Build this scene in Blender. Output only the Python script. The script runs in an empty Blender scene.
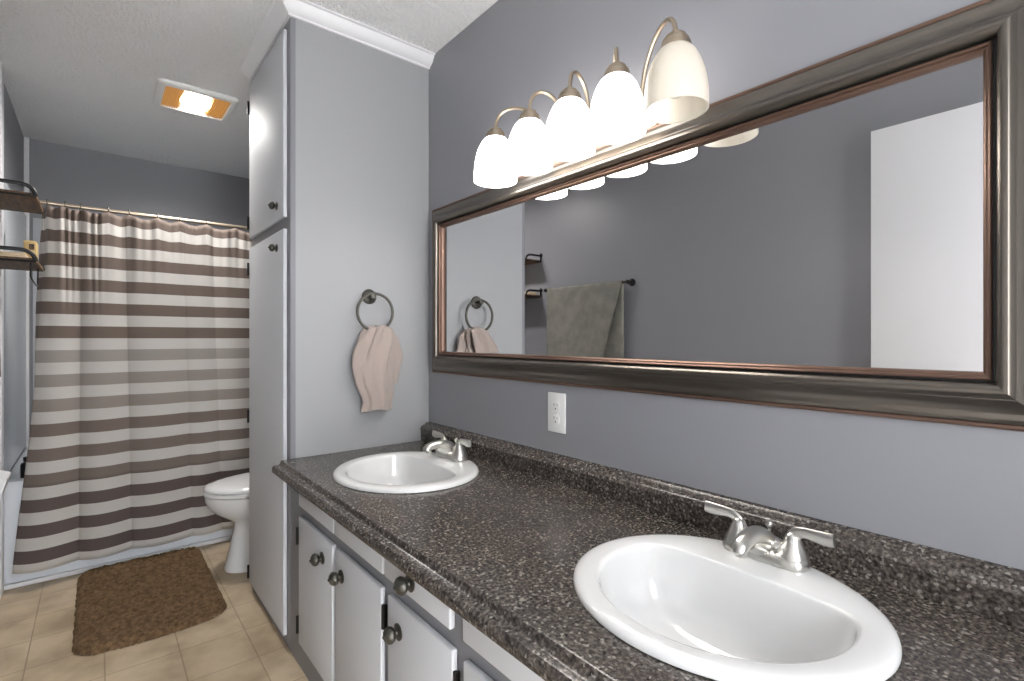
import bpy, bmesh, math, random
from mathutils import Vector, Matrix, noise
random.seed(7)
S = bpy.context.scene
COL = S.collection
PI = math.pi
D = 1.15          # vanity wall plane x
XL = -0.352      # left wall plane x
YC = 1.99         # side of the linen cabinet
YT = 3.335        # front of the tub
YB = 4.375        # back wall
YF = -1.0         # wall behind the photographer
ZC = 2.424        # ceiling
HC = 0.72         # counter top

# ------------------------------------------------------------------ camera
cd = bpy.data.cameras.new('camera'); cam = bpy.data.objects.new('camera', cd); COL.objects.link(cam)
cam.location = (0, 0, 1.1707)
cam.rotation_euler = (PI/2, 0, -math.atan(415/506))
cd.sensor_width = 36; cd.lens = 506/1024*36; cd.shift_y = -2/1024; cd.clip_start = 0.02
S.camera = cam

# ------------------------------------------------------------------ world, exposure
w = bpy.data.worlds.new('world'); S.world = w; w.use_nodes = True
bg = w.node_tree.nodes['Background']; bg.inputs[0].default_value = (0.97, 0.985, 1.0, 1); bg.inputs[1].default_value = 8.0
S.view_settings.view_transform = 'Standard'; S.view_settings.look = 'None'
S.view_settings.gamma = 1; S.view_settings.use_curve_mapping = False
S.view_settings.exposure = 0.70
SHADE_E = 5.6
DOME_E = 8.0

def area(name, loc, rot, sx, sy, e, col):
    ld = bpy.data.lights.new(name, 'AREA'); ld.shape = 'RECTANGLE'; ld.size = sx; ld.size_y = sy; ld.energy = e; ld.color = col; ld.spread = 2.85
    lo = bpy.data.objects.new(name, ld); COL.objects.link(lo); lo.location = loc; lo.rotation_euler = rot
    return lo
area('ceiling_light_glow', (.4025, 3.1175, 2.374), (0, 0, 0), .12, .24, 10, (1, .975, .94))   # the ceiling lamp's own light

# ------------------------------------------------------------------ materials
def lin(r, g, b):
    f = lambda c: (c/255/12.92) if c/255 <= .04045 else ((c/255+.055)/1.055)**2.4
    return (f(r), f(g), f(b), 1)
def mat(name, col, rough=.5, metal=0, bump=None, **kw):
    m = bpy.data.materials.new(name); m.use_nodes = True
    nt = m.node_tree; b = nt.nodes['Principled BSDF']
    b.inputs['Base Color'].default_value = col; b.inputs['Roughness'].default_value = rough; b.inputs['Metallic'].default_value = metal
    for k, v in kw.items(): b.inputs[k].default_value = v
    if bump:
        sc, st, dist = bump
        tc = nt.nodes.new('ShaderNodeTexCoord'); n = nt.nodes.new('ShaderNodeTexNoise'); n.inputs['Scale'].default_value = sc; n.inputs['Detail'].default_value = 4
        bp = nt.nodes.new('ShaderNodeBump'); bp.inputs['Strength'].default_value = st; bp.inputs['Distance'].default_value = dist
        nt.links.new(tc.outputs['Object'], n.inputs['Vector']); nt.links.new(n.outputs['Fac'], bp.inputs['Height']); nt.links.new(bp.outputs['Normal'], b.inputs['Normal'])
    return m
def varied(m, c1, c2, scale, detail=4, stretch=(1, 1, 1), lo=.35, hi=.65):
    nt = m.node_tree; b = nt.nodes['Principled BSDF']
    tc = nt.nodes.new('ShaderNodeTexCoord'); mp = nt.nodes.new('ShaderNodeMapping'); mp.inputs['Scale'].default_value = stretch
    n = nt.nodes.new('ShaderNodeTexNoise'); n.inputs['Scale'].default_value = scale; n.inputs['Detail'].default_value = detail
    r = nt.nodes.new('ShaderNodeValToRGB'); r.color_ramp.elements[0].position = lo; r.color_ramp.elements[1].position = hi
    r.color_ramp.elements[0].color = c1; r.color_ramp.elements[1].color = c2
    nt.links.new(tc.outputs['Object'], mp.inputs['Vector']); nt.links.new(mp.outputs[0], n.inputs['Vector']); nt.links.new(n.outputs['Fac'], r.inputs['Fac']); nt.links.new(r.outputs[0], b.inputs['Base Color'])
    return m
M = {}
M['wall'] = mat('grey_wall_paint', lin(139, 139, 144), .40, bump=(9, .25, .004))
M['cabinet_side'] = mat('grey_paint_lit_side', lin(157, 158, 160), .45, bump=(12, .2, .003))  # wall grey, lightened to carry the vanity light falling on the cabinet side
M['frame_paint'] = mat('grey_frame_paint', lin(128, 129, 134), .4, bump=(60, .08, .001))
M['ceiling'] = mat('textured_ceiling', lin(243, 243, 243), .95, bump=(70, 1.0, .018))
M['white_trim'] = mat('white_trim', lin(232, 232, 234), .35)
M['door_paint'] = mat('white_cabinet_paint', lin(212, 214, 218), .62, bump=(30, .1, .001))
M['slab'] = mat('white_door_paint', lin(246, 246, 247), .4, bump=(5, .15, .004))
M['porcelain'] = mat('porcelain', lin(222, 222, 222), .08, **{'Coat Weight': .4})
M['tub'] = mat('tub_enamel', lin(228, 232, 238), .15)
M['surround'] = mat('surround_panel', lin(196, 200, 205), .2)
M['nickel'] = mat('brushed_nickel', lin(205, 203, 198), .28, 1, bump=(400, .05, .0005))
M['satin'] = mat('satin_nickel_warm', lin(172, 158, 140), .36, 1)
M['black'] = mat('black_iron', lin(38, 37, 37), .4, .6)
M['bronze_knob'] = mat('aged_knob', lin(88, 86, 80), .4, .7, bump=(220, .5, .002))
M['pewter'] = mat('pewter_frame', lin(110, 104, 97), .31, .85)
M['copper'] = mat('copper_edge', lin(116, 92, 80), .4, .7)
M['groove'] = mat('dark_groove', lin(28, 24, 22), .5)
M['mirror'] = mat('mirror_glass', (.80, .80, .81, 1), .0, 1)
M['plate'] = mat('white_plastic', lin(232, 232, 230), .3)
M['slot'] = mat('slot_dark', lin(70, 70, 70), .5)
M['shelf_wood'] = varied(mat('shelf_wood', lin(105, 82, 56), .55), lin(60, 42, 26), lin(114, 84, 50), 9, 6, (6, .8, 6))
M['tan'] = mat('tan_card', lin(202, 174, 120), .7)
M['cream'] = mat('cream_cloth', lin(226, 206, 176), .9, bump=(300, .4, .002))
M['towel_beige'] = mat('terry_beige', lin(168, 154, 147), .95, bump=(260, .9, .004), **{'Sheen Weight': .4})
M['towel_sage'] = varied(mat('terry_sage', lin(150, 146, 130), .95, bump=(260, .9, .004)), lin(124, 122, 114), lin(142, 140, 131), 14)
M['mat'] = varied(mat('shag_brown', lin(112, 86, 62), 1, bump=(330, 1, .012)), lin(102, 78, 52), lin(148, 118, 84), 60, 6)
def emis(name, col, e, base=(.9, .88, .84, 1)):
    m = mat(name, base, .3); b = m.node_tree.nodes['Principled BSDF']
    b.inputs['Emission Color'].default_value = col; b.inputs['Emission Strength'].default_value = e
    return m
M['shade_lit'] = emis('lit_frosted_shade', (1, .985, .965, 1), SHADE_E)
M['bulb_lit'] = emis('lit_bulb', (1, .93, .86, 1), SHADE_E*1.3)
M['dome_lit'] = emis('lit_dome', (1, .93, .82, 1), DOME_E)
M['amber'] = emis('amber_lens', (.95, .50, .14, 1), .14, lin(190, 136, 60))
m = M['shade_off'] = mat('unlit_frosted_shade', lin(250, 246, 238), .3)
m.node_tree.nodes['Principled BSDF'].inputs['Transmission Weight'].default_value = .25
nt = m.node_tree; tr = nt.nodes.new('ShaderNodeBsdfTranslucent'); tr.inputs[0].default_value = lin(252, 248, 240); mx = nt.nodes.new('ShaderNodeMixShader'); mx.inputs[0].default_value = .45
nt.links.new(nt.nodes['Principled BSDF'].outputs[0], mx.inputs[1]); nt.links.new(tr.outputs[0], mx.inputs[2]); nt.links.new(mx.outputs[0], nt.nodes['Material Output'].inputs[0])
M['bulb_off'] = mat('unlit_bulb', lin(236, 232, 222), .2)

# speckled dark laminate
m = M['counter'] = mat('speckled_laminate', (.03, .027, .025, 1), .22)
nt = m.node_tree; b = nt.nodes['Principled BSDF']; L = nt.links.new; N = nt.nodes.new
tc = N('ShaderNodeTexCoord')
def ramp(src, els):
    r = N('ShaderNodeValToRGB'); cr = r.color_ramp
    while len(cr.elements) < len(els): cr.elements.new(.5)
    for e, (p, c) in zip(cr.elements, els): e.position = p; e.color = c
    L(src, r.inputs['Fac']); return r
def nz(scale, detail=3):
    n = N('ShaderNodeTexNoise'); n.inputs['Scale'].default_value = scale; n.inputs['Detail'].default_value = detail; L(tc.outputs['Object'], n.inputs['Vector']); return n
base = ramp(nz(150, 5).outputs['Fac'], [(.34, lin(38, 35, 33)), (.52, lin(76, 70, 66)), (.70, lin(112, 105, 99))])
big = ramp(nz(9, 2).outputs['Fac'], [(.3, (.82, .82, .82, 1)), (.7, (1.1, 1.08, 1.06, 1))])
vo = N('ShaderNodeTexVoronoi'); vo.inputs['Scale'].default_value = 210; L(tc.outputs['Object'], vo.inputs['Vector'])
fl = ramp(vo.outputs['Color'], [(.0, (0, 0, 0, 1)), (.75, (0, 0, 0, 1)), (.88, (1, 1, 1, 1))])
mu = N('ShaderNodeMix'); mu.data_type = 'RGBA'; mu.blend_type = 'MULTIPLY'; mu.inputs[0].default_value = 1; L(base.outputs[0], mu.inputs[6]); L(big.outputs[0], mu.inputs[7])
mi = N('ShaderNodeMix'); mi.data_type = 'RGBA'; mf = N('ShaderNodeMath'); mf.operation = 'MULTIPLY'; mf.inputs[1].default_value = .42
L(fl.outputs[0], mf.inputs[0]); L(mf.outputs[0], mi.inputs[0]); L(mu.outputs[2], mi.inputs[6]); mi.inputs[7].default_value = lin(190, 184, 176)
L(mi.outputs[2], b.inputs['Base Color'])

# tile floor
m = M['floor'] = mat('tan_tile_vinyl', lin(190, 168, 134), .38)
nt = m.node_tree; b = nt.nodes['Principled BSDF']; L = nt.links.new; N = nt.nodes.new
tc = N('ShaderNodeTexCoord'); mp = N('ShaderNodeMapping'); mp.inputs['Location'].default_value = (.198, -2.254, 0)
L(tc.outputs['Object'], mp.inputs['Vector'])
br = N('ShaderNodeTexBrick'); br.offset = 0; br.inputs['Scale'].default_value = 1; br.inputs['Brick Width'].default_value = .219; br.inputs['Row Height'].default_value = .222
br.inputs['Mortar Size'].default_value = .0026; br.inputs['Mortar Smooth'].default_value = .3
br.inputs['Color1'].default_value = lin(192, 174, 148); br.inputs['Color2'].default_value = lin(183, 164, 137); br.inputs['Mortar'].default_value = lin(158, 140, 116)
L(mp.outputs[0], br.inputs['Vector'])
r2 = ramp(nz(7, 8).outputs['Fac'], [(.32, lin(214, 208, 200)), (.62, (1.08, 1.08, 1.08, 1))])
mu = N('ShaderNodeMix'); mu.data_type = 'RGBA'; mu.blend_type = 'MULTIPLY'; mu.inputs[0].default_value = .9; L(br.outputs['Color'], mu.inputs[6]); L(r2.outputs[0], mu.inputs[7]); L(mu.outputs[2], b.inputs['Base Color'])
bp = N('ShaderNodeBump'); bp.inputs['Strength'].default_value = .3; bp.inputs['Distance'].default_value = .002; bp.invert = True; L(br.outputs['Fac'], bp.inputs['Height']); L(bp.outputs[0], b.inputs['Normal'])

# striped curtain fabric (woven stripes, lighter band half way down)
m = M['curtain'] = mat('striped_curtain_fabric', lin(215, 210, 205), .8)
nt = m.node_tree; b = nt.nodes['Principled BSDF']; L = nt.links.new; N = nt.nodes.new
tc = N('ShaderNodeTexCoord'); sp = N('ShaderNodeSeparateXYZ'); L(tc.outputs['UV'], sp.inputs[0])
def math_(op, a, v=None):
    n = N('ShaderNodeMath'); n.operation = op; L(a, n.inputs[0])
    if v is not None: n.inputs[1].default_value = v
    return n.outputs[0]
PER = .1164
fr = math_('FRACT', math_('DIVIDE', math_('SUBTRACT', sp.outputs[1], .154-PER/2-PER*2), PER))
dd = math_('ABSOLUTE', math_('SUBTRACT', fr, .5))
mask = math_('LESS_THAN', dd, .255)
vz = math_('DIVIDE', sp.outputs[1], 2.0)
col = ramp(vz, [(0, lin(96, 84, 82)), (.235, lin(104, 92, 88)), (.245, lin(128, 116, 108)), (.39, lin(126, 112, 104)), (.41, lin(152, 142, 134)), (.56, lin(164, 157, 151)), (.58, lin(116, 102, 94)), (1, lin(108, 94, 86))])
col.color_ramp.interpolation = 'LINEAR'
mi = N('ShaderNodeMix'); mi.data_type = 'RGBA'; L(mask, mi.inputs[0]); mi.inputs[6].default_value = lin(208, 204, 199); L(col.outputs[0], mi.inputs[7]); L(mi.outputs[2], b.inputs['Base Color'])
tr = N('ShaderNodeBsdfTranslucent'); L(mi.outputs[2], tr.inputs[0]); mx = N('ShaderNodeMixShader'); mx.inputs[0].default_value = .2
L(b.outputs[0], mx.inputs[1]); L(tr.outputs[0], mx.inputs[2]); L(mx.outputs[0], nt.nodes['Material Output'].inputs[0])

# ------------------------------------------------------------------ mesh helpers
def obj(name, bm, m, parent=None, smooth=True, ang=35, loc=None):
    bmesh.ops.recalc_face_normals(bm, faces=bm.faces)
    me = bpy.data.meshes.new(name); bm.to_mesh(me); bm.free()
    if smooth:
        me.shade_smooth(); me.set_sharp_from_angle(angle=math.radians(ang))
    me.materials.append(m if not isinstance(m, str) else M[m])
    o = bpy.data.objects.new(name, me); COL.objects.link(o)
    if parent: o.parent = parent
    if loc: o.location = loc
    return o
def thing(name, label, cat, loc=(0, 0, 0), group=None):
    o = bpy.data.objects.new(name, None); COL.objects.link(o); o.empty_display_size = .05
    o.location = loc; tag(o, label, cat, group); return o
def tag(o, label, cat, group=None):
    o['label'] = label; o['category'] = cat
    if group: o['group'] = group
    return o
def struct(name, bm, m, **k):
    o = obj(name, bm, m, **k); o['kind'] = 'structure'; return o
def NB(): return bmesh.new()
def box(bm, x0, x1, y0, y1, z0, z1, bev=0, seg=2):
    r = bmesh.ops.create_cube(bm, size=1)
    vs = r['verts']
    for v in vs:
        v.co = Vector(((x0+x1)/2+v.co.x*(x1-x0), (y0+y1)/2+v.co.y*(y1-y0), (z0+z1)/2+v.co.z*(z1-z0)))
    if bev > 0:
        es = list({e for v in vs for e in v.link_edges})
        bmesh.ops.bevel(bm, geom=es, offset=bev, segments=seg, affect='EDGES', profile=.5)
    return bm
def loft(bm, rings, closed=True, cap0=False, cap1=False):
    vr = [[bm.verts.new(p) for p in r] for r in rings]
    n = len(rings[0])
    for a, b_ in zip(vr, vr[1:]):
        for i in range(n if closed else n-1):
            j = (i+1) % n
            bm.faces.new((a[i], a[j], b_[j], b_[i]))
    if cap0: bm.faces.new(vr[0][::-1])
    if cap1: bm.faces.new(vr[-1])
    return vr
def basis(t):
    t = t.normalized(); u = Vector((0, 0, 1)) if abs(t.z) < .9 else Vector((1, 0, 0))
    a = t.cross(u).normalized(); return a, a.cross(t).normalized()
def tube(bm, pts, r, n=12, caps=True, sx=1, sy=1):
    pts = [Vector(p) for p in pts]; rs = r if isinstance(r, (list, tuple)) else [r]*len(pts)
    t0 = (pts[1]-pts[0]); a, c = basis(t0); rings = []
    for i, p in enumerate(pts):
        t = (pts[min(i+1, len(pts)-1)]-pts[max(i-1, 0)]).normalized()
        a = (a-t*a.dot(t)).normalized(); c = t.cross(a)
        rings.append([p+(a*math.cos(q)*sx+c*math.sin(q)*sy)*rs[i] for q in [2*PI*k/n for k in range(n)]])
    loft(bm, rings, True, caps, caps); return bm
def torus(bm, c, R_, r, ax1, ax2, n=40, m_=10):
    c = Vector(c); ax1 = Vector(ax1); ax2 = Vector(ax2); ax3 = ax1.cross(ax2)
    vr = [[bm.verts.new(c+(ax1*math.cos(a)+ax2*math.sin(a))*(R_+r*math.cos(b_))+ax3*r*math.sin(b_)) for b_ in [2*PI*k/m_ for k in range(m_)]] for a in [2*PI*k/n for k in range(n)]]
    for i in range(n):
        for j in range(m_):
            bm.faces.new((vr[i][j], vr[(i+1) % n][j], vr[(i+1) % n][(j+1) % m_], vr[i][(j+1) % m_]))
    return bm
def lathe(bm, prof, origin=(0, 0, 0), axis=(0, 0, 1), n=32, cap0=False, cap1=False):
    ax = Vector(axis).normalized(); a, c = basis(ax); o = Vector(origin)
    loft(bm, [[o+ax*h+(a*math.cos(q)+c*math.sin(q))*r for q in [2*PI*k/n for k in range(n)]] for r, h in prof], True, cap0, cap1); return bm
def prism_y(bm, prof, y0, y1):      # closed profile in xz extruded along y
    loft(bm, [[(x, y0, z) for x, z in prof], [(x, y1, z) for x, z in prof]], True, True, True); return bm
def bez(p0, p1, p2, p3, n=12):
    p0, p1, p2, p3 = map(Vector, (p0, p1, p2, p3))
    return [p0*(1-t)**3+p1*3*t*(1-t)**2+p2*3*t*t*(1-t)+p3*t**3 for t in [i/n for i in range(n+1)]]
def copy_tree(o, parent=None):
    c = o.copy(); COL.objects.link(c)
    if parent is not None: c.parent = parent
    for ch in list(o.children): copy_tree(ch, c)
    return c

# ------------------------------------------------------------------ room shell
struct('floor', box(NB(), XL-.1, D+.1, YF-.1, YB+.1, -.06, 0), 'floor', smooth=False)
struct('ceiling', box(NB(), XL-.1, D+.1, YF-.1, YB+.1, ZC, ZC+.06), 'ceiling', smooth=False)
struct('wall_right', box(NB(), D, D+.1, YF, YB, 0, ZC), 'wall', smooth=False)
struct('wall_left', box(NB(), XL-.1, XL, YF, YB, 0, ZC), 'wall', smooth=False)
struct('wall_back', box(NB(), XL-.1, D+.1, YB, YB+.1, 0, ZC), 'wall', smooth=False)
bm = NB(); box(bm, XL-.1, XL+.04, YF-.1, YF, 0, ZC); box(bm, .50, D+.1, YF-.1, YF, 0, ZC); box(bm, XL+.04, .50, YF-.1, YF, 2.1, ZC)  # unseen opening added between them to let in world light as fill
struct('wall_front', bm, 'wall', smooth=False)
# entry door standing open against the left wall (seen in the mirror)
bm = box(NB(), XL+.003, XL+.045, -.20, .707, .012, 2.065, .002)
struct('door_1', bm, 'slab')
# trim: crown around the linen cabinet, tub end casing, corner strip, baseboard
cx0 = .56
cp = [(0, 0), (-.010, 0), (-.012, .006), (-.020, .010), (-.034, .020), (-.044, .034), (-.048, .042), (-.058, .044), (-.058, .049), (0, .049)]
bm = NB()
rings = []
for (y, xx, ys) in ((1, 0, 0),):
    pass
zc = ZC-.049
def crown_ring(kind):
    out = []
    for o_, h in cp:
        if kind == 'a': out.append((cx0+o_, 2.60, zc+h))
        if kind == 'b': out.append((cx0+o_, YC+o_, zc+h))
        if kind == 'c': out.append((D, YC+o_, zc+h))
    return out
loft(bm, [crown_ring('a'), crown_ring('b'), crown_ring('c')], True, True, True)
struct('trim_1', bm, 'white_trim', ang=20)
struct('trim_2', box(NB(), XL, XL+.018, 3.225, 3.315, 0, ZC, .003), 'white_trim')
struct('trim_3', box(NB(), XL, XL+.024, YB-.02, YB, 0, ZC, .003), 'white_trim')
bm = prism_y(NB(), [(XL, 0), (XL+.016, 0), (XL+.016, .06), (XL+.011, .07), (XL+.007, .08), (XL, .08)], .75, 3.235)
struct('baseboard_left', bm, 'white_trim')
struct('trim_4', box(NB(), XL+.014, D, YT-.026, YT-.006, 0, .022, .005), 'white_trim')   # strip along the foot of the tub

# ------------------------------------------------------------------ tub and surround
def rrect(x0, x1, y0, y1, r, z, n=6):
    out = []
    for cx, cy, a0 in ((x1-r, y1-r, 0), (x0+r, y1-r, PI/2), (x0+r, y0+r, PI), (x1-r, y0+r, 1.5*PI)):
        for k in range(n+1):
            a = a0+k*PI/2/n; out.append((cx+r*math.cos(a), cy+r*math.sin(a), z))
    return out
tub = thing('bathtub', 'white built-in bathtub behind the striped shower curtain', 'bathtub', (.41, YT, 0))
T = Vector((-.41, -YT, 0))
def off(bm, v=T):
    for q in bm.verts: q.co += v
    return bm
x0, x1, y0, y1 = XL+.004, D-.004, YT, YB-.008
bm = NB()
loft(bm, [rrect(x0, x1, y0, y1, .012, 0), rrect(x0, x1, y0, y1, .012, .47), rrect(x0+.006, x1-.006, y0+.006, y1-.006, .02, .492), rrect(x0+.02, x1-.02, y0+.02, y1-.02, .03, .50),
          rrect(x0+.09, x1-.09, y0+.08, y1-.09, .12, .50), rrect(x0+.11, x1-.11, y0+.10, y1-.11, .12, .48), rrect(x0+.2, x1-.2, y0+.16, y1-.16, .12, .12), rrect(x0+.26, x1-.26, y0+.22, y1-.22, .1, .10)], True, False, True)
obj('basin', off(bm), 'tub', tub)
bm = NB(); box(bm, x0+.1, x1-.1, YT-.005, YT+.004, .07, .40, .004); obj('apron_panel', off(bm), 'tub', tub)
sur = thing('shower_surround', 'pale panelled surround wall above the bathtub', 'shower wall', (XL, YT, .5))
bm = NB(); q = .006
box(bm, XL+.001, XL+.012, YT+.03, YB-.022, .502, 1.93, .003); off(bm, Vector((-XL, -YT, -.5))); obj('end_panel', bm, 'surround', sur)
bm = NB(); box(bm, XL+.04, D-.004, YB-.014, YB-.001, .502, 1.93, .003)
for x in (-.2, -.06, .4, .86): box(bm, x, x+.008, YB-.02, YB-.012, .502, 1.93, .002)
box(bm, XL+.04, D-.01, YB-.02, YB-.012, 1.08, 1.09, .002)
off(bm, Vector((-XL, -YT, -.5))); obj('rear_panel', bm, 'surround', sur)
# ledge bottle
bt = thing('shampoo_bottle', 'small black bottle on the bathtub rim at the curtain edge', 'bottle', (XL+.088, YT+.05, .5))
bm = NB(); lathe(bm, [(.0, 0), (.020, 0), (.022, .004), (.022, .06), (.018, .070), (.008, .075), (.008, .082), (0, .082)], n=20); obj('body', bm, 'black', bt)
bm = NB(); lathe(bm, [(.0, .078), (.012, .078), (.012, .098), (0, .1)], n=16); obj('cap', bm, 'black', bt)

# ------------------------------------------------------------------ curtain rod, rings, curtain
YR = 3.30; ZR = 1.822
rod = thing('shower_curtain_rod', 'thin pale metal shower rod above the striped curtain', 'curtain rod', (XL, YR, ZR))
bm = NB(); tube(bm, [(.004, 0, 0), (D-XL-.004, 0, 0)], .0095, 14); obj('pole', bm, 'satin', rod)
for xx, s in ((.001, 1), (D-XL-.001, -1)):
    bm = NB(); lathe(bm, [(0, 0), (.026, 0), (.026, .006), (.016, .012), (.012, .02), (0, .02)], (xx, 0, 0), (s, 0, 0), 20); obj('flange', bm, 'satin', rod)
hooks = [-.185, -.120, -.062, .045, .130, .250, .350, .475, .62, .76, .90, 1.04]
names = ['first', 'second', 'third', 'fourth', 'fifth', 'sixth', 'seventh', 'eighth']
h0 = None
for i, hx in enumerate(hooks[:8]):
    if h0 is None:
        h0 = thing('curtain_hook', '', 'curtain hook', (hx, YR, ZR))
        bm = NB(); tube(bm, [(0, .0135*math.cos(a), .0135*math.sin(a)) for a in [(-.9+k*(PI+1.8)/14) for k in range(15)]]+[(0, -.012, -.022), (0, -.006, -.036), (0, .004, -.03)], .0024, 8); obj('wire', bm, 'bronze_knob', h0)
        bm = NB(); lathe(bm, [(0, -.004), (.004, -.003), (.0055, 0), (.004, .003), (0, .004)], (0, 0, .0155), (0, 0, 1), 10); obj('bead', bm, 'bronze_knob', h0)
        t = h0
    else:
        t = copy_tree(h0); t.location = (hx, YR, ZR)
    t['label'] = 'small metal curtain hook, %s from the left on the shower rod' % names[i]; t['group'] = 'curtain hooks on the shower rod'
# curtain as draped cloth
bm = NB(); uvl = bm.loops.layers.uv.new('UVMap')
NX, NZ = 420, 70
zt, zb = 1.811, .084
cb = [-.30, -.069, .141, .408, .55, .80, 1.12]       # fold lines at the hem
ct = [-.18, -.060, .112, .366, .505, .75, 1.12]
amp = [.055, .05, .05, .03, .03, .03]
def xedge(z):
    ks = [(1.81, -.205), (1.35, -.226), (.93, -.230), (.64, -.252), (.09, -.304)]
    for (a, p), (b2, q2) in zip(ks, ks[1:]):
        if z >= b2: return p+(q2-p)*(a-z)/(a-b2)
    return ks[-1][1]
def xfold(z, f): return max(xedge(z)+.003, -.183-.045*max(0, (f-.12))/.3 if f > .12 else -.183)
grid = []
for j in range(NZ+1):
    f = j/NZ; z0_ = zt+(zb-zt)*f
    row = []
    for i in range(NX+1):
        s = i/NX
        if s < .05:                                   # return fold at the left edge
            g = s/.05; xl = xfold(z0_, f)
            x = xl+(xedge(z0_)-xl)*(1-g); y = YR-.012+(1-g)*.085*(1-f)**1.3
            y -= .015*f
        else:
            g = (s-.05)/.95*6; k = min(int(g), 5); h = g-k
            ff = f**1.1
            a0 = ct[k]+(cb[k]-ct[k])*ff; a1 = ct[k+1]+(cb[k+1]-ct[k+1])*ff
            if k == 0: a0 = xfold(z0_, f)
            x = a0+(a1-a0)*h
            y = YR-.012-.015*f - amp[k]*math.sin(PI*h**.8)*(.45+.55*ff)*.85 + .028*ff*(1-abs(2*h-1))*0
        # gathers between the hooks near the top
        tf = max(0, 1-f*3.2)
        if x > -.2:
            d = min((abs(x-hx) for hx in hooks)); lf = max(0, 1-abs(x+.07)/.16); y += tf*.006*math.cos(x*60)+tf*tf*.004*math.sin(x*150)+lf*max(0, 1-f*3.2)*.012*math.sin(x*190+1.5*math.sin(x*60))
            nx = sorted(abs(x-hx) for hx in hooks); sp_ = nx[0]+nx[1]
            sag = .018*math.sin(PI*min(1, nx[0]/max(sp_, .01)))*(sp_/.12)**.6*max(0, 1-f*9)
        else: sag = 0
        pull = -.010*math.sin((x+.1)*9)*max(0, 1-f*1.5)
        z = z0_-sag
        row.append((bm.verts.new((x, y, z)), x, z0_))
    grid.append(row)
for j in range(NZ):
    for i in range(NX):
        q4 = (grid[j][i], grid[j][i+1], grid[j+1][i+1], grid[j+1][i])
        fc = bm.faces.new([v[0] for v in q4])
        for lp, v in zip(fc.loops, q4): lp[uvl].uv = (v[1], v[2])
cur = obj('shower_curtain', bm, 'curtain', ang=180)
sm = cur.modifiers.new('thick', 'SOLIDIFY'); sm.thickness = .0015
tag(cur, 'white and brown horizontally striped shower curtain hanging before the bathtub', 'shower curtain')

# ------------------------------------------------------------------ toilet
tl = thing('toilet', 'white toilet between the tall cabinet and the bathtub', 'toilet', (.85, 2.90, 0))
def oval(xf, xb, hw, z, n=40, pw=2.0):
    out = []; cx = xf+(xb-xf)*.56
    for k in range(n):
        a = 2*PI*k/n; c, s = math.cos(a), math.sin(a)
        r = (cx-xf) if c < 0 else (xb-cx)
        out.append((cx+r*math.copysign(abs(c)**(2/pw), c)-.85, hw*math.copysign(abs(s)**(2/pw), s), z))
    return out
bm = NB()
loft(bm, [oval(.497, .98, .115, 0, pw=2.6), oval(.497, .98, .115, .012, pw=2.6), oval(.505, .975, .108, .03, pw=2.6), oval(.525, .965, .098, .12, pw=2.5), oval(.545, .96, .095, .20, pw=2.4), oval(.545, .96, .105, .235, pw=2.3),
          oval(.50, .96, .135, .265), oval(.455, .955, .160, .295), oval(.425, .95, .180, .33), oval(.412, .945, .187, .365), oval(.412, .945, .187, .385), oval(.43, .93, .17, .388), oval(.47, .90, .13, .38), oval(.52, .86, .09, .28), oval(.58, .80, .05, .24)], True, True, True)
obj('bowl', bm, 'porcelain', tl, ang=50)
bm = NB(); loft(bm, [oval(.412, .935, .186, .389), oval(.405, .94, .192, .393), oval(.405, .94, .192, .405), oval(.412, .935, .186, .409)], True, True, True); obj('seat', bm, 'porcelain', tl, ang=50)
bm = NB(); loft(bm, [oval(.416, .935, .182, .4095), oval(.408, .94, .189, .414), oval(.408, .94, .189, .424), oval(.418, .935, .181, .434), oval(.46, .91, .14, .442), oval(.55, .85, .07, .446)], True, True, True); obj('lid', bm, 'porcelain', tl, ang=50)
bm = box(NB(), .945-.85, 1.14-.85, -.225, .225, .388, .75, .02, 3); obj('tank', bm, 'porcelain', tl)
bm = box(NB(), .935-.85, 1.145-.85, -.235, .235, .751, .785, .01, 3); obj('tank_lid', bm, 'porcelain', tl)
bm = NB(); tube(bm, [(.095, -.17, .68), (.075, -.17, .68), (.07, -.15, .677), (.068, -.10, .67)], .007, 10); obj('flush_handle', bm, 'nickel', tl)

# ------------------------------------------------------------------ bath mat
bm = NB(); MX0, MX1, MY0, MY1 = -.072, .438, 2.435, 3.285; r_ = .075
nx_, ny_ = 170, 260; vv = {}
def rdist(x, y):
    qx = abs(x-(MX0+MX1)/2)-(MX1-MX0)/2+r_; qy = abs(y-(MY0+MY1)/2)-(MY1-MY0)/2+r_
    return math.hypot(max(qx, 0), max(qy, 0))+min(max(qx, qy), 0)-r_
for i in range(nx_+1):
    for j in range(ny_+1):
        x = MX0+(MX1-MX0)*i/nx_; y = MY0+(MY1-MY0)*j/ny_; d = rdist(x, y)
        if d > .002: continue
        h = .024*min(1, max(0, -d/.016))**.5
        nn = noise.noise((x*120, y*120, 0))+.7*noise.noise((x*45, y*45, 5))+.5*noise.noise((x*16, y*16, 9))
        xx = x-(y-MY0)*.0+.006*noise.noise((x*90, y*90, 3)); yy = y+.006*noise.noise((x*90, y*90, 7))
        yy -= .03*math.sin(PI*(x-MX0)/(MX1-MX0))*max(0, 1-(y-MY0)/.3)
        vv[i, j] = bm.verts.new((xx, yy, .002+h*(1+.32*nn)))
for i in range(nx_):
    for j in range(ny_):
        k4 = [(i, j), (i+1, j), (i+1, j+1), (i, j+1)]
        if all(k in vv for k in k4): bm.faces.new([vv[k] for k in k4])
bmat = obj('bath_mat', bm, 'mat', ang=180); tag(bmat, 'brown shaggy bath mat with rounded corners on the tan tiled floor', 'bath mat')

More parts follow.
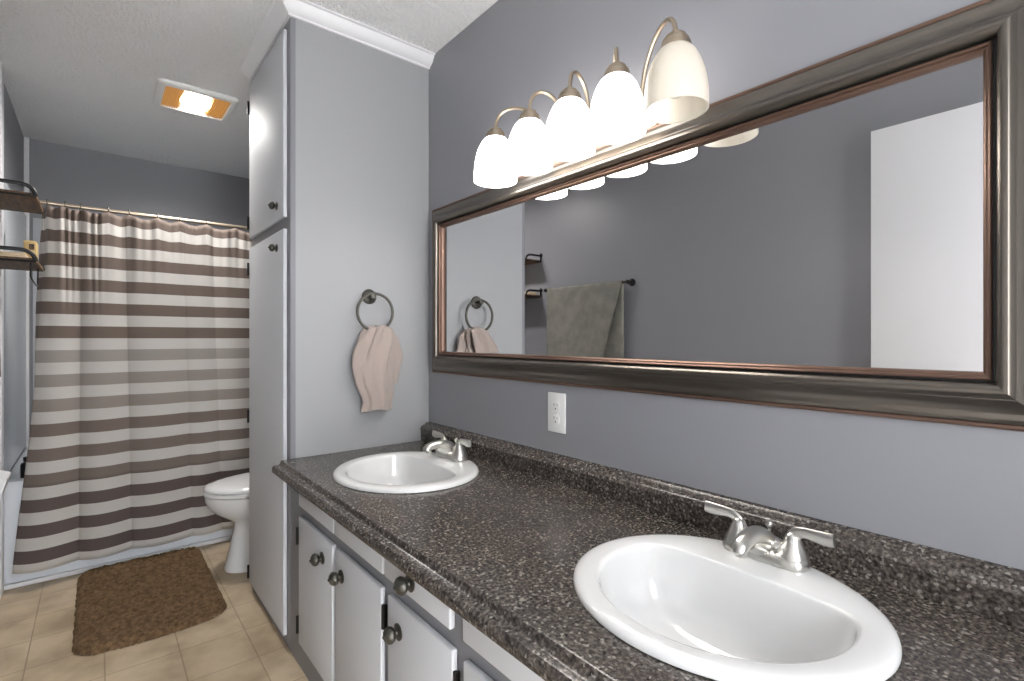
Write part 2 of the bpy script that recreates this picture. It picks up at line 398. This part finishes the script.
# ------------------------------------------------------------------ knobs, hinges
def knob_bm(s=1.0):
    bm = NB()
    lathe(bm, [(0, .0), (.021*s, .0), (.0215*s, .003*s), (.017*s, .005*s), (.009*s, .007*s), (.008*s, .010*s), (.012*s, .012*s), (.0185*s, .017*s), (.0215*s, .024*s), (.020*s, .031*s), (.014*s, .037*s), (.006*s, .040*s), (.003*s, .044*s), (0, .045*s)], (0, 0, 0), (-1, 0, 0), 28)
    return bm
kn = {}
def knob(parent, y, z, s=1.0, x=0.0):
    if s not in kn:
        o = obj('knob', knob_bm(s), 'bronze_knob', parent); kn[s] = o.data
    else:
        o = bpy.data.objects.new('knob', kn[s]); COL.objects.link(o); o.parent = parent
    o.location = (x, y, z); return o
hg = [None]
def hinge(parent, y, z, x=0.0, side=1):
    bm = NB(); box(bm, -.002, .0125, -.003*1, .003, -.028, .028, .001, 1)
    tube(bm, [(-.003, 0, -.03), (-.003, 0, .03)], .0045, 10)
    box(bm, .010, .0135, min(0, side*.016), max(0, side*.016), -.024, .024, .0006, 1)
    if side: 
        for v_ in bm.verts: v_.co.x -= .004
    o = obj('hinge', bm, 'black', parent); o.location = (x, y, z); return o
QS = .545/.56
def ky_(y): return y*QS
def kz_(z): return 1.1707+(z-1.1707)*QS
def door(parent, name, y0, y1, z0, z1, base, xf=.545, th=.0145, bev=.004):
    y0, y1, z0, z1 = ky_(y0), ky_(y1), kz_(z0), kz_(z1)
    # origin at the parent; coordinates given in the room, parent at `base`
    bm = box(NB(), xf-base[0], xf+th-base[0], y0-base[1], y1-base[1], z0-base[2], z1-base[2], bev, 3)
    return obj(name, bm, 'door_paint', parent)

# ------------------------------------------------------------------ linen cabinet
B = (.56, YC, 0)
lc = thing('linen_cabinet', 'tall built-in linen cabinet with two pale doors, floor to ceiling', 'cabinet', B)
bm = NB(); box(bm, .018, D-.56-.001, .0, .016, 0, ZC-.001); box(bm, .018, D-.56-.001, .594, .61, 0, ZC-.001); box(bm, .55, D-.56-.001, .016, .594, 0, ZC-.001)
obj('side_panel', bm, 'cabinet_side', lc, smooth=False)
bm = NB()
box(bm, 0, .018, 0, .075, .0, ZC-.001); box(bm, 0, .018, .58, .61, 0, ZC-.001); box(bm, 0, .018, .075, .58, 2.31, ZC-.001); box(bm, 0, .018, .075, .58, 1.55, 1.66); box(bm, 0, .018, .075, .58, 0, .08)
obj('face_frame', bm, 'frame_paint', lc, smooth=False)
for z0_, z1_, kz, hz_ in ((1.645, 2.378, 1.704, (2.27, 1.72)), (.012, 1.600, 1.535, (1.50, .80, .06))):
    d = door(lc, 'door', 2.085, 2.655, z0_, z1_, B)
    knob(d, ky_(2.178)-YC, kz_(kz), .72, -.015)
    for h_ in hz_: hinge(d, ky_(2.655)+.007-YC, kz_(h_), -.011, -1)

# ------------------------------------------------------------------ vanity
YV0, YV1 = -.42, 1.986
B = (.56, YV1, 0)
vc = thing('vanity_cabinet', 'long vanity base cabinet with pale doors and drawers under the dark countertop', 'cabinet', B)
bm = NB(); box(bm, 0, .02, YV0-YV1, 0, 0, .676); box(bm, .02, D-.561, YV0-YV1, YV0-YV1+.018, 0, .676); box(bm, .02, D-.561, -.018, -.001, 0, .676)
obj('face_frame', bm, 'frame_paint', vc, smooth=False)
zd0, zd1, zf0, zf1 = .075, .533, .570, .661
drs = [(1.558, 1.894, 1.643, 'L'), (1.212, 1.532, 1.479, 'R'), (.876, 1.172, 1.113, 'R'), (.535, .836, .60, 'R2'), (.20, .50, .44, 'L'), (-.16, .17, -.10, 'R')]
for y0_, y1_, ky, sd in drs:
    d = door(vc, 'door', y0_, y1_, zd0, zd1, B)
    knob(d, ky_(ky)-YV1, kz_(.466 if ky > .7 else .445), .9, -.015)
    e = ky_(y1_)+.004 if sd == 'L' else ky_(y0_)-.004
    for h_ in (.460, .14): hinge(d, e+(.002 if sd == 'L' else 0)-YV1, kz_(h_), -.010 if sd == 'L' else -.003, 1 if sd == 'L' else -1)
for y0_, y1_, ky in [(1.548, 1.892, None), (1.200, 1.541, None), (.885, 1.192, 1.052), (.530, .839, None), (.20, .515, None), (-.16, .17, .0)]:
    d = door(vc, 'drawer_front', y0_, y1_, zf0, zf1, B)
    if ky is not None: knob(d, ky_(ky)-YV1, kz_(.607), .95, -.015)

# countertop with openings for both sinks
sinks = [(.812, 1.552), (.838, .459)]
SA, SB = .234, .260      # semi axes along x and y
ct_ = thing('countertop', 'dark speckled laminate countertop with rounded front edge', 'countertop', (.5, YV1, .68))
bm = NB()
xa, xb, ya, yb = .532, 1.149, YV0, 1.988
def zface(z, flip=False):
    es = []
    rect = [bm.verts.new(p) for p in ((xa, ya, z), (xb, ya, z), (xb, yb, z), (xa, yb, z))]
    es += [bm.edges.new((rect[i], rect[(i+1) % 4])) for i in range(4)]
    loops = []
    for (sx, sy) in sinks:
        lp = [bm.verts.new((sx+(SA-.02)*math.cos(a), sy+(SB-.02)*math.sin(a), z)) for a in [2*PI*k/64 for k in range(64)]]
        es += [bm.edges.new((lp[i], lp[(i+1) % 64])) for i in range(64)]; loops.append(lp)
    bmesh.ops.triangle_fill(bm, use_beauty=True, use_dissolve=False, edges=es, normal=(0, 0, 1))
    return loops
a_, b_ = zface(HC), zface(.685)
for l1, l2 in zip(a_, b_):
    for i in range(64): bm.faces.new((l1[i], l1[(i+1) % 64], l2[(i+1) % 64], l2[i]))
nose = [(xa, .72), (.529, .7204), (.526, .7195), (.5245, .717), (.5235, .712), (.5215, .708), (.518, .7055), (.513, .705), (.507, .7055), (.501, .7045), (.497, .701), (.4945, .695), (.494, .688), (.4955, .681), (.500, .6775), (.506, .6765), (.528, .6765), (.528, .685), (xa, .685)]
prism_y(bm, nose, ya, yb)
off(bm, Vector((-.5, -YV1, -.68))); obj('slab', bm, 'counter', ct_, ang=30)
bs = [(1.149, .7205), (1.110, .7205), (1.1085, .726), (1.108, .765), (1.106, .772), (1.109, .780), (1.116, .786), (1.124, .788), (1.130, .791), (1.137, .797), (1.149, .799)]
bm = prism_y(NB(), bs, ya, yb); off(bm, Vector((-.5, -YV1, -.68))); obj('backsplash', bm, 'counter', ct_, ang=30)

# ------------------------------------------------------------------ sinks
def sink(cx, cy, label):
    t = thing('bathroom_sink', label, 'sink', (cx, cy, HC), group='drop-in sinks in the countertop')
    n = 72
    def ring(sc, z, mix=0.0, dz=0):
        out = []
        for k in range(n):
            a = 2*PI*k/n; c, s = math.cos(a), math.sin(a)
            ox, oy = SA*sc*c, SB*sc*s
            if mix:
                # basin outline: oval moved forward, squared off behind the faucet deck
                bx, by = (SA-.044)*c, (SB-.053)*s
                lim = .098
                bx = bx-.004
                if bx > lim-.05: bx = lim-.05+.05*(1-math.exp(-(bx-lim+.05)/.05))
                ox, oy = ox*(1-mix)+bx*mix, oy*(1-mix)+by*mix
            out.append((ox, oy, z))
        return out
    def inner(sc, z, px=.0):
        return [(px+(x-px)*sc, y*sc, z) for x, y, _ in ring(1, 0, 1)]
    bm = NB()
    loft(bm, [ring(.985, .0005), ring(1.0, .002), ring(1.0, .006), ring(.99, .011), ring(.965, .0145), ring(.93, .016), inner(1.035, .0155), inner(1.012, .0140), inner(1.0, .0105), inner(.992, .003), inner(.982, -.012), inner(.955, -.045), inner(.90, -.080), inner(.80, -.106), inner(.64, -.121), inner(.42, -.130), inner(.2, -.1345), inner(.1, -.1355)], True, False, True)
    obj('basin', bm, 'porcelain', t, ang=60)
    bm = NB(); lathe(bm, [(.0, -.1325), (.012, -.1325), (.014, -.1335), (.020, -.1328), (.024, -.1305), (.029, -.1300), (.031, -.1320)], (-.012, 0, 0), n=28); obj('drain', bm, 'nickel', t)
    return t
sink(*sinks[0], 'white oval drop-in sink at the far end, beside the tall cabinet')
sink(*sinks[1], 'large white oval drop-in sink in the foreground')

def faucet(cx, cy, z, label):
    t = thing('faucet', label, 'faucet', (cx, cy, z), group='centerset faucets')
    def pill(h, hw, hl, n=28, bulge=1):
        out = []
        for k in range(n):
            a = 2*PI*k/n; c, s = math.cos(a), math.sin(a)
            out.append((hw*c, math.copysign(hl-hw, s)*min(1, abs(s)*3)+hw*s, h))
        return out
    bm = NB(); loft(bm, [pill(0, .030, .081), pill(.004, .0315, .0825), pill(.012, .031, .082), pill(.019, .028, .079), pill(.024, .020, .070)], True, True, True)
    tube(bm, [(.002, -.048, .018), (.002, -.03, .026), (.002, 0, .032), (.002, .03, .026), (.002, .048, .018)], [.014, .016, .018, .016, .014], 14)
    obj('base', bm, 'nickel', t, ang=50)
    bm = NB()
    path = bez((.012, 0, .012), (-.002, 0, .042), (-.040, 0, .068), (-.096, 0, .048), 14)+[Vector((-.105, 0, .041)), Vector((-.109, 0, .034))]
    tube(bm, [(.006, 0, .024), (-.018, 0, .025), (-.042, 0, .033), (-.062, 0, .041)], [.021, .020, .016, .010], 16)
    tube(bm, path, [.027-.0110*min(1, (i/14)*1.1) for i in range(15)]+[.0155, .011], 18, sx=1.0, sy=.85)
    lathe(bm, [(0, 0), (.0105, 0), (.0105, .014), (0, .014)], (-.096, 0, .027), (0, 0, 1), 16)
    obj('spout', bm, 'nickel', t, ang=60)
    for s in (-1, 1):
        bm = NB(); y = s*.052
        lathe(bm, [(.0275, .017), (.0260, .025), (.0205, .036), (.0155, .048), (.0122, .057), (.009, .062), (0, .064)], (0, y, 0), n=22)
        pth = bez((0, y, .044), (0, y+s*.004, .082), (-.002, y+s*.032, .064), (-.004, y+s*.072, .070), 12)
        tube(bm, pth, [.0120, .0118, .0112, .0104, .0096, .0092, .0090, .0094, .0100, .0106, .0112, .0114, .0108], 14, sx=1.15, sy=.5)
        obj('handle', bm, 'nickel', t, ang=60)
    bm = NB(); lathe(bm, [(.003, .01), (.003, .052), (.007, .056), (.0078, .061), (.005, .066), (0, .067)], (.021, 0, 0), n=14); obj('lift_rod', bm, 'nickel', t)
    return t
faucet(1.003, 1.572, HC+.0166, 'brushed nickel two-handle faucet on the far sink')
faucet(1.028, .460, HC+.0166, 'brushed nickel two-handle faucet on the foreground sink')

# ------------------------------------------------------------------ framed mirror
my0, my1, mz0, mz1 = .060, 1.940, 1.022, 1.735
mr = thing('wall_mirror', 'long wall mirror in a wide pewter frame above the vanity', 'mirror', (D, 1.0, mz0))
def frame_part(name, prof, m, bm=None):
    bm = NB(); rs = []
    for w_, h in prof:
        rs.append([(-h, y-1.0, z-mz0) for y, z in ((my0+w_, mz0+w_), (my1-w_, mz0+w_), (my1-w_, mz1-w_), (my0+w_, mz1-w_))])
    loft(bm, rs, True); return obj(name, bm, m, mr, ang=22)
frame_part('outer_bead', [(0, .001), (0, .008), (.0015, .012), (.005, .0135), (.0085, .012), (.010, .009), (.010, .001)], 'copper')
def sm_(pts, n=5):
    out = []
    P_ = [pts[0]]+pts+[pts[-1]]
    for i in range(1, len(P_)-2):
        p0, p1, p2, p3 = P_[i-1:i+3]
        for k in range(n):
            t = k/n
            out.append(tuple(.5*((2*p1[q])+(-p0[q]+p2[q])*t+(2*p0[q]-5*p1[q]+4*p2[q]-p3[q])*t*t+(-p0[q]+3*p1[q]-3*p2[q]+p3[q])*t**3) for q in (0, 1)))
    out.append(pts[-1]); return out
prof = [(.010, .001), (.010, .012)]+sm_([(.011, .014), (.018, .0165), (.028, .019), (.038, .024), (.046, .031), (.050, .0345)])+[(.0515, .0345)]+sm_([(.053, .037), (.060, .043), (.067, .0435), (.073, .039), (.0755, .033)])+[(.0765, .001)]
frame_part('frame', prof, 'pewter')
frame_part('inner_groove', [(.0768, .001), (.0768, .022), (.0805, .022), (.0805, .001)], 'groove')
frame_part('inner_lip', [(.0808, .001), (.0808, .028), (.083, .030), (.0855, .028), (.0865, .023), (.089, .023), (.092, .020), (.0935, .013), (.0935, .001)], 'copper')
bm = box(NB(), -.0115, -.002, my0+.0937-1, my1-.0937-1, .0937, mz1-mz0-.0937); obj('glass', bm, 'mirror', mr, smooth=False)

# ------------------------------------------------------------------ vanity light
ys = [1.330, 1.160, .990, .824, .655]
vl = thing('vanity_light', 'five-arm vanity light with bell glass shades above the mirror', 'wall light', (D, ys[2], 1.80))
bm = NB()
def pl(h, r, e):    # rounded plate outline at height h from wall
    out = []
    y0_, y1_, z0_, z1_ = .785-ys[2]+e, 1.23-ys[2]-e, -.075+e, .052-e
    return [(-h, y, z) for y, z, _ in rrect(y0_, y1_, z0_, z1_, r, 0)]
loft(bm, [pl(.001, .03, 0), pl(.008, .03, 0), pl(.014, .028, .006), pl(.018, .025, .016), pl(.024, .02, .022)], True, True, True)
obj('backplate', bm, 'satin', vl, ang=40)
XS = -.13; zb_, zt_ = 1.690-1.80, 1.838-1.80
def shade_bm():
    bm = NB(); out = [(.0705, 0), (.071, .006), (.0708, .028), (.0685, .056), (.0635, .084), (.0545, .110), (.043, .131), (.031, .143), (.024, .147)]
    inn = [(r-.003, max(h, .001)) for r, h in out[::-1]]
    lathe(bm, sm_(out)+sm_(inn)+[(.071, 0)], n=40); return bm
sh = {}
for i, y in enumerate(ys):
    yy = y-ys[2]; lit = i < 4
    ya_ = [1.197, 1.107, 1.010, .918, .826][i]-ys[2]
    bm = NB(); path = bez((-.026, ya_, -.005), (-.022, ya_+(yy-ya_)*.0, .142), (XS-.004, yy, .168), (XS, yy, .062), 26)
    tube(bm, path, .0056, 10); lathe(bm, [(0, -.002), (.016, 0), (.016, .004), (.009, .009), (.0075, .014)], (-.022, ya_, -.008), (-.5, 0, .85), 18)
    obj('arm', bm, 'satin', vl)
    bm = NB(); lathe(bm, [(0, .070), (.011, .069), (.013, .067), (.0135, .063), (.0195, .0625), (.0225, .0605), (.0235, .057), (.0235, .053), (.0275, .0525), (.0300, .050), (.0305, .046), (.0305, .0415), (.0330, .041), (.0340, .038), (.0340, .030), (.027, .028), (0, .028)], (XS, yy, 0), n=28); obj('socket_cup', bm, 'satin', vl)
    if not sh: o = obj('shade', shade_bm(), 'shade_lit', vl, ang=60); sh['m'] = o.data
    elif lit: o = bpy.data.objects.new('shade', sh['m']); COL.objects.link(o); o.parent = vl
    else:
        o = obj('shade', shade_bm(), 'shade_off', vl, ang=60)
    o.location = (XS, yy, zb_)
    o['label'] = 'glowing white glass shade' if lit else 'unlit cream glass shade'
    bm = NB(); lathe(bm, [(0, .03), (.010, .0305), (.019, .037), (.0235, .048), (.024, .060), (.019, .078), (.013, .095), (.012, .14), (0, .141)], n=20)
    obj('bulb', bm, 'bulb_lit' if lit else 'bulb_off', o)

# ------------------------------------------------------------------ ceiling light / fan
fx0, fx1, fy0, fy1 = .225, .580, 2.945, 3.29
cl = thing('ceiling_light', 'square ceiling light with amber side lenses above the bath mat', 'ceiling light', ((fx0+fx1)/2, (fy0+fy1)/2, ZC))
O = Vector((-(fx0+fx1)/2, -(fy0+fy1)/2, -ZC))
def rr(e, r, z): return rrect(fx0+e, fx1-e, fy0+e, fy1-e, r, z)
bm = NB(); loft(bm, [rr(0, .03, ZC-.0005), rr(0, .03, ZC-.010), rr(.006, .026, ZC-.018), rr(.018, .02, ZC-.022), rr(.034, .012, ZC-.020), rr(.036, .012, ZC-.008), rr(.036, .012, ZC-.0005)], True)
obj('frame', off(bm, O), 'plate', cl, ang=40)
for a0, a1 in ((fx0+.037, fx0+.115), (fx1-.115, fx1-.037)):
    bm = NB(); box(bm, a0, a1, fy0+.037, fy1-.037, ZC-.010, ZC-.002)
    k = a0+.004
    while k < a1-.004: box(bm, k, k+.0035, fy0+.037, fy1-.037, ZC-.017, ZC-.010); k += .0105
    obj('louvre_lens', off(bm, O), 'amber', cl, smooth=False)
bm = NB(); cxm, cym = (fx0+fx1)/2, (fy0+fy1)/2
rings = []
for q in range(9):
    a = q/8*PI/2*.97; rings.append([(cxm+.070*math.cos(a)*math.cos(t_), cym+.118*math.cos(a)*math.sin(t_), ZC-.004-.038*math.sin(a)) for t_ in [2*PI*k/40 for k in range(40)]])
loft(bm, rings, True, True, True); obj('dome_lens', off(bm, O), 'dome_lit', cl, ang=60)

# ------------------------------------------------------------------ outlet
ot = thing('electrical_outlet', 'white two-socket electrical outlet on the grey wall below the mirror', 'outlet', (D, 1.170, .932))
bm = box(NB(), -.007, -.0005, -.040, .040, -.064, .064, .003, 2); obj('cover_plate', bm, 'plate', ot)
for z in (.021, -.021):
    bm = NB(); loft(bm, [[(-h, y, zz+z) for y, zz, _ in rrect(-.015+e, .015-e, -.016+e, .016-e, .010, 0)] for h, e in ((.006, 0), (.0085, 0), (.009, .001))], True, False, True); o = obj('socket', bm, 'plate', ot)
    bm = NB(); box(bm, -.0096, -.0088, -.008, -.006, z-.000, z+.009); box(bm, -.0096, -.0088, .006, .008, z-.000, z+.009); lathe(bm, [(0, 0), (.0025, 0), (.0025, .001), (0, .001)], (-.0088, 0, z-.008), (-1, 0, 0), 12); obj('slots', bm, 'slot', o, smooth=False)
bm = NB(); lathe(bm, [(0, .0), (.003, 0), (.0025, .001), (0, .0012)], (-.007, 0, 0), (-1, 0, 0), 12); obj('screw', bm, 'nickel', ot)

# ------------------------------------------------------------------ towel ring and hand towel
tr_ = thing('towel_ring', 'dark metal towel ring on the side of the tall cabinet', 'towel ring', (.868, YC, 1.343))
bm = NB(); lathe(bm, [(0, 0), (.031, 0), (.031, .004), (.026, .009), (.016, .012), (.012, .020), (.010, .036), (.013, .042), (.010, .048), (0, .050)], (0, -.0005, 0), (0, -1, 0), 28); obj('mounting_post', bm, 'bronze_knob', tr_)
bm = NB(); torus(bm, (.010, -.042, -.065), .076, .0058, (1, 0, 0), (0, 0, 1)); obj('ring', bm, 'bronze_knob', tr_)
def towel_lobe(bm, keys, n=64, ph=0.0, folds=7):
    # keys: (z, cx, cy, half width x, half depth y, fold depth)
    rs = []
    for i in range(len(keys)-1):
        for k in range(8):
            t = k/8; rs.append([a*(1-t)+b_*t for a, b_ in zip(keys[i], keys[i+1])])
    rs.append(list(keys[-1])); rings = []
    for z, cx, cy, hx, hy, fd in rs:
        ring = []
        for k in range(n):
            a = 2*PI*k/n; r = 1+fd*math.cos(folds*a+ph+.8*math.sin(z*14))+.6*fd*math.cos(3*a-ph*2+z*9)+.35*fd*math.cos(13*a+z*22)
            ring.append((cx+hx*r*math.cos(a), cy+hy*r*math.sin(a), z+.004*math.sin(3*a)))
        rings.append(ring)
    loft(bm, rings, True, True, True)
bm = NB()
towel_lobe(bm, [(1.222, .900, 1.946, .030, .016, .12), (1.212, .898, 1.945, .052, .021, .22), (1.175, .885, 1.944, .062, .025, .25), (1.12, .868, 1.944, .070, .027, .20), (1.06, .862, 1.943, .074, .027, .15), (.99, .868, 1.944, .070, .025, .15), (.94, .880, 1.945, .058, .021, .16), (.915, .880, 1.945, .054, .019, .15), (.880, .874, 1.945, .058, .020, .16)], ph=.6)
towel_lobe(bm, [(1.216, .915, 1.962, .030, .012, .15), (1.17, .930, 1.964, .045, .014, .25), (1.10, .945, 1.963, .050, .014, .25), (1.03, .948, 1.964, .042, .012, .2), (.985, .946, 1.964, .036, .011, .2)], ph=2, folds=5)
off(bm, Vector((-.9, -1.945, -1.22)))
ht = obj('hand_towel', bm, 'towel_beige', ang=180, loc=(.9, 1.945, 1.22)); tag(ht, 'beige terry hand towel gathered through the dark towel ring', 'hand towel')

# ------------------------------------------------------------------ towel bar and bath towel (seen in the mirror)
tb = thing('towel_bar', 'black towel bar on the left wall, seen in the mirror', 'towel bar', (XL, 2.375, 1.527))
bm = NB(); tube(bm, [(.050, -.375, 0), (.050, .375, 0)], .0075, 12); obj('bar', bm, 'black', tb)
for s in (-1, 1):
    bm = NB(); lathe(bm, [(0, 0), (.024, 0), (.024, .006), (.014, .014), (.010, .03), (.0105, .042), (.014, .048), (.011, .060), (0, .062)], (.0005, s*.375, 0), (1, 0, 0), 22); obj('bracket', bm, 'black', tb)
def drape(ya, yb, r0, front, back, skew=0, n=30):
    bm2 = []
    for k in range(n+1):
        f = k/n; y = ya+(yb-ya)*f; wv = .0025*math.sin(y*31)+.002*math.sin(y*67); row = []
        for j in range(24):
            g = 1-j/23; row.append((r0+wv*g+.008*g, y+skew*g*(1-f), -front*g))
        for a in [PI*q/10 for q in range(1, 10)]: row.append((r0*math.cos(a), y, r0*math.sin(a)))
        for j in range(24):
            g = j/23; row.append((-r0-.004*g, y, -back*g))
        bm2.append(row)
    return bm2
bm = NB(); loft(bm, drape(-.335, .345, .0135, .50, .56, .15), False)
bt_ = obj('bath_towel', bm, 'towel_sage', ang=60, loc=(XL+.050, 2.375, 1.527)); tag(bt_, 'grey-green bath towel folded over the black towel bar, seen in the mirror', 'bath towel')
bt_.modifiers.new('t', 'SOLIDIFY').thickness = .004

# ------------------------------------------------------------------ wall shelves
def shelf(z, label, loop=False):
    y0_, y1_ = 2.86, 3.215; t = thing('wall_shelf', label, 'shelf', (XL, y0_, z), group='small wooden wall shelves')
    L_ = y1_-y0_; W_ = .159
    bm = box(NB(), .002, W_, .0, L_, 0, .018, .002, 1); obj('board', bm, 'shelf_wood', t)
    for yy in (-.0065, L_+.0065):
        bm = NB(); pts = [(.006, yy, .0), (.006, yy, .042), (.010, yy, .049)]+[(.02, yy, .050), (.10, yy, .050)]+bez((.10, yy, .050), (.13, yy, .050), (.152, yy, .040), (.158, yy, .004), 8)[1:]
        tube(bm, pts, .0062, 8, sx=.8, sy=1.25); tube(bm, [(.006, yy, .004), (.158, yy, .004)], .0045, 8)
        lathe(bm, [(0, 0), (.016, 0), (.016, .004), (0, .006)], (.0005, yy, .055), (1, 0, 0), 16)
        obj('bracket', bm, 'black', t)
    if loop:
        bm = NB(); tube(bm, [(.140, .02, .002), (.140, .02, -.055), (.142, .035, -.066), (.146, .17, -.082), (.149, .20, -.074), (.150, .21, .002)], .003, 8); obj('hook_loop', bm, 'black', t)
    return t
shelf(1.752, 'upper wooden wall shelf with black metal ends, left of the shower curtain')
shelf(1.484, 'lower wooden wall shelf with black wire loop, left of the shower curtain', True)
bx = thing('small_box', 'tan box standing at the far end of the lower wooden shelf', 'box', (XL+.118, 3.12, 1.5025))
bm = box(NB(), -.015, .026, -.05, .05, 0, .100, .003); obj('carton', bm, 'tan', bx)
bm = NB(); box(bm, .002, .020, -.0512, -.0503, .060, .085); obj('printed_patch', bm, M['shelf_wood'], bx, smooth=False)
bm = NB()
for k in range(3): box(bm, -.05, .05, -.07, .07, k*.007, k*.007+.0068, .003, 2)
fc = obj('face_cloth', bm, 'cream', loc=(XL+.075, 2.945, 1.5025)); tag(fc, 'folded cream face cloth on the near end of the lower wooden shelf', 'cloth')

# ------------------------------------------------------------------ white holder on the left wall
ph = thing('paper_holder', 'white angular wall-mounted holder low on the left wall beside the bathtub', 'paper holder', (XL, 2.8, .58))
bm = prism_y(NB(), [(.001, .057), (.037, .056), (.074, .041), (.079, .038), (.078, .033), (.060, -.030), (.052, -.036), (.001, -.05)], 0, .13); bmesh.ops.bevel(bm, geom=bm.edges[:], offset=.002, segments=2, affect='EDGES'); obj('cover', bm, 'white_trim', ph)
bm = NB(); tube(bm, [(.03, .015, -.045), (.03, .115, -.045)], .016, 14); obj('roll', bm, 'plate', ph)
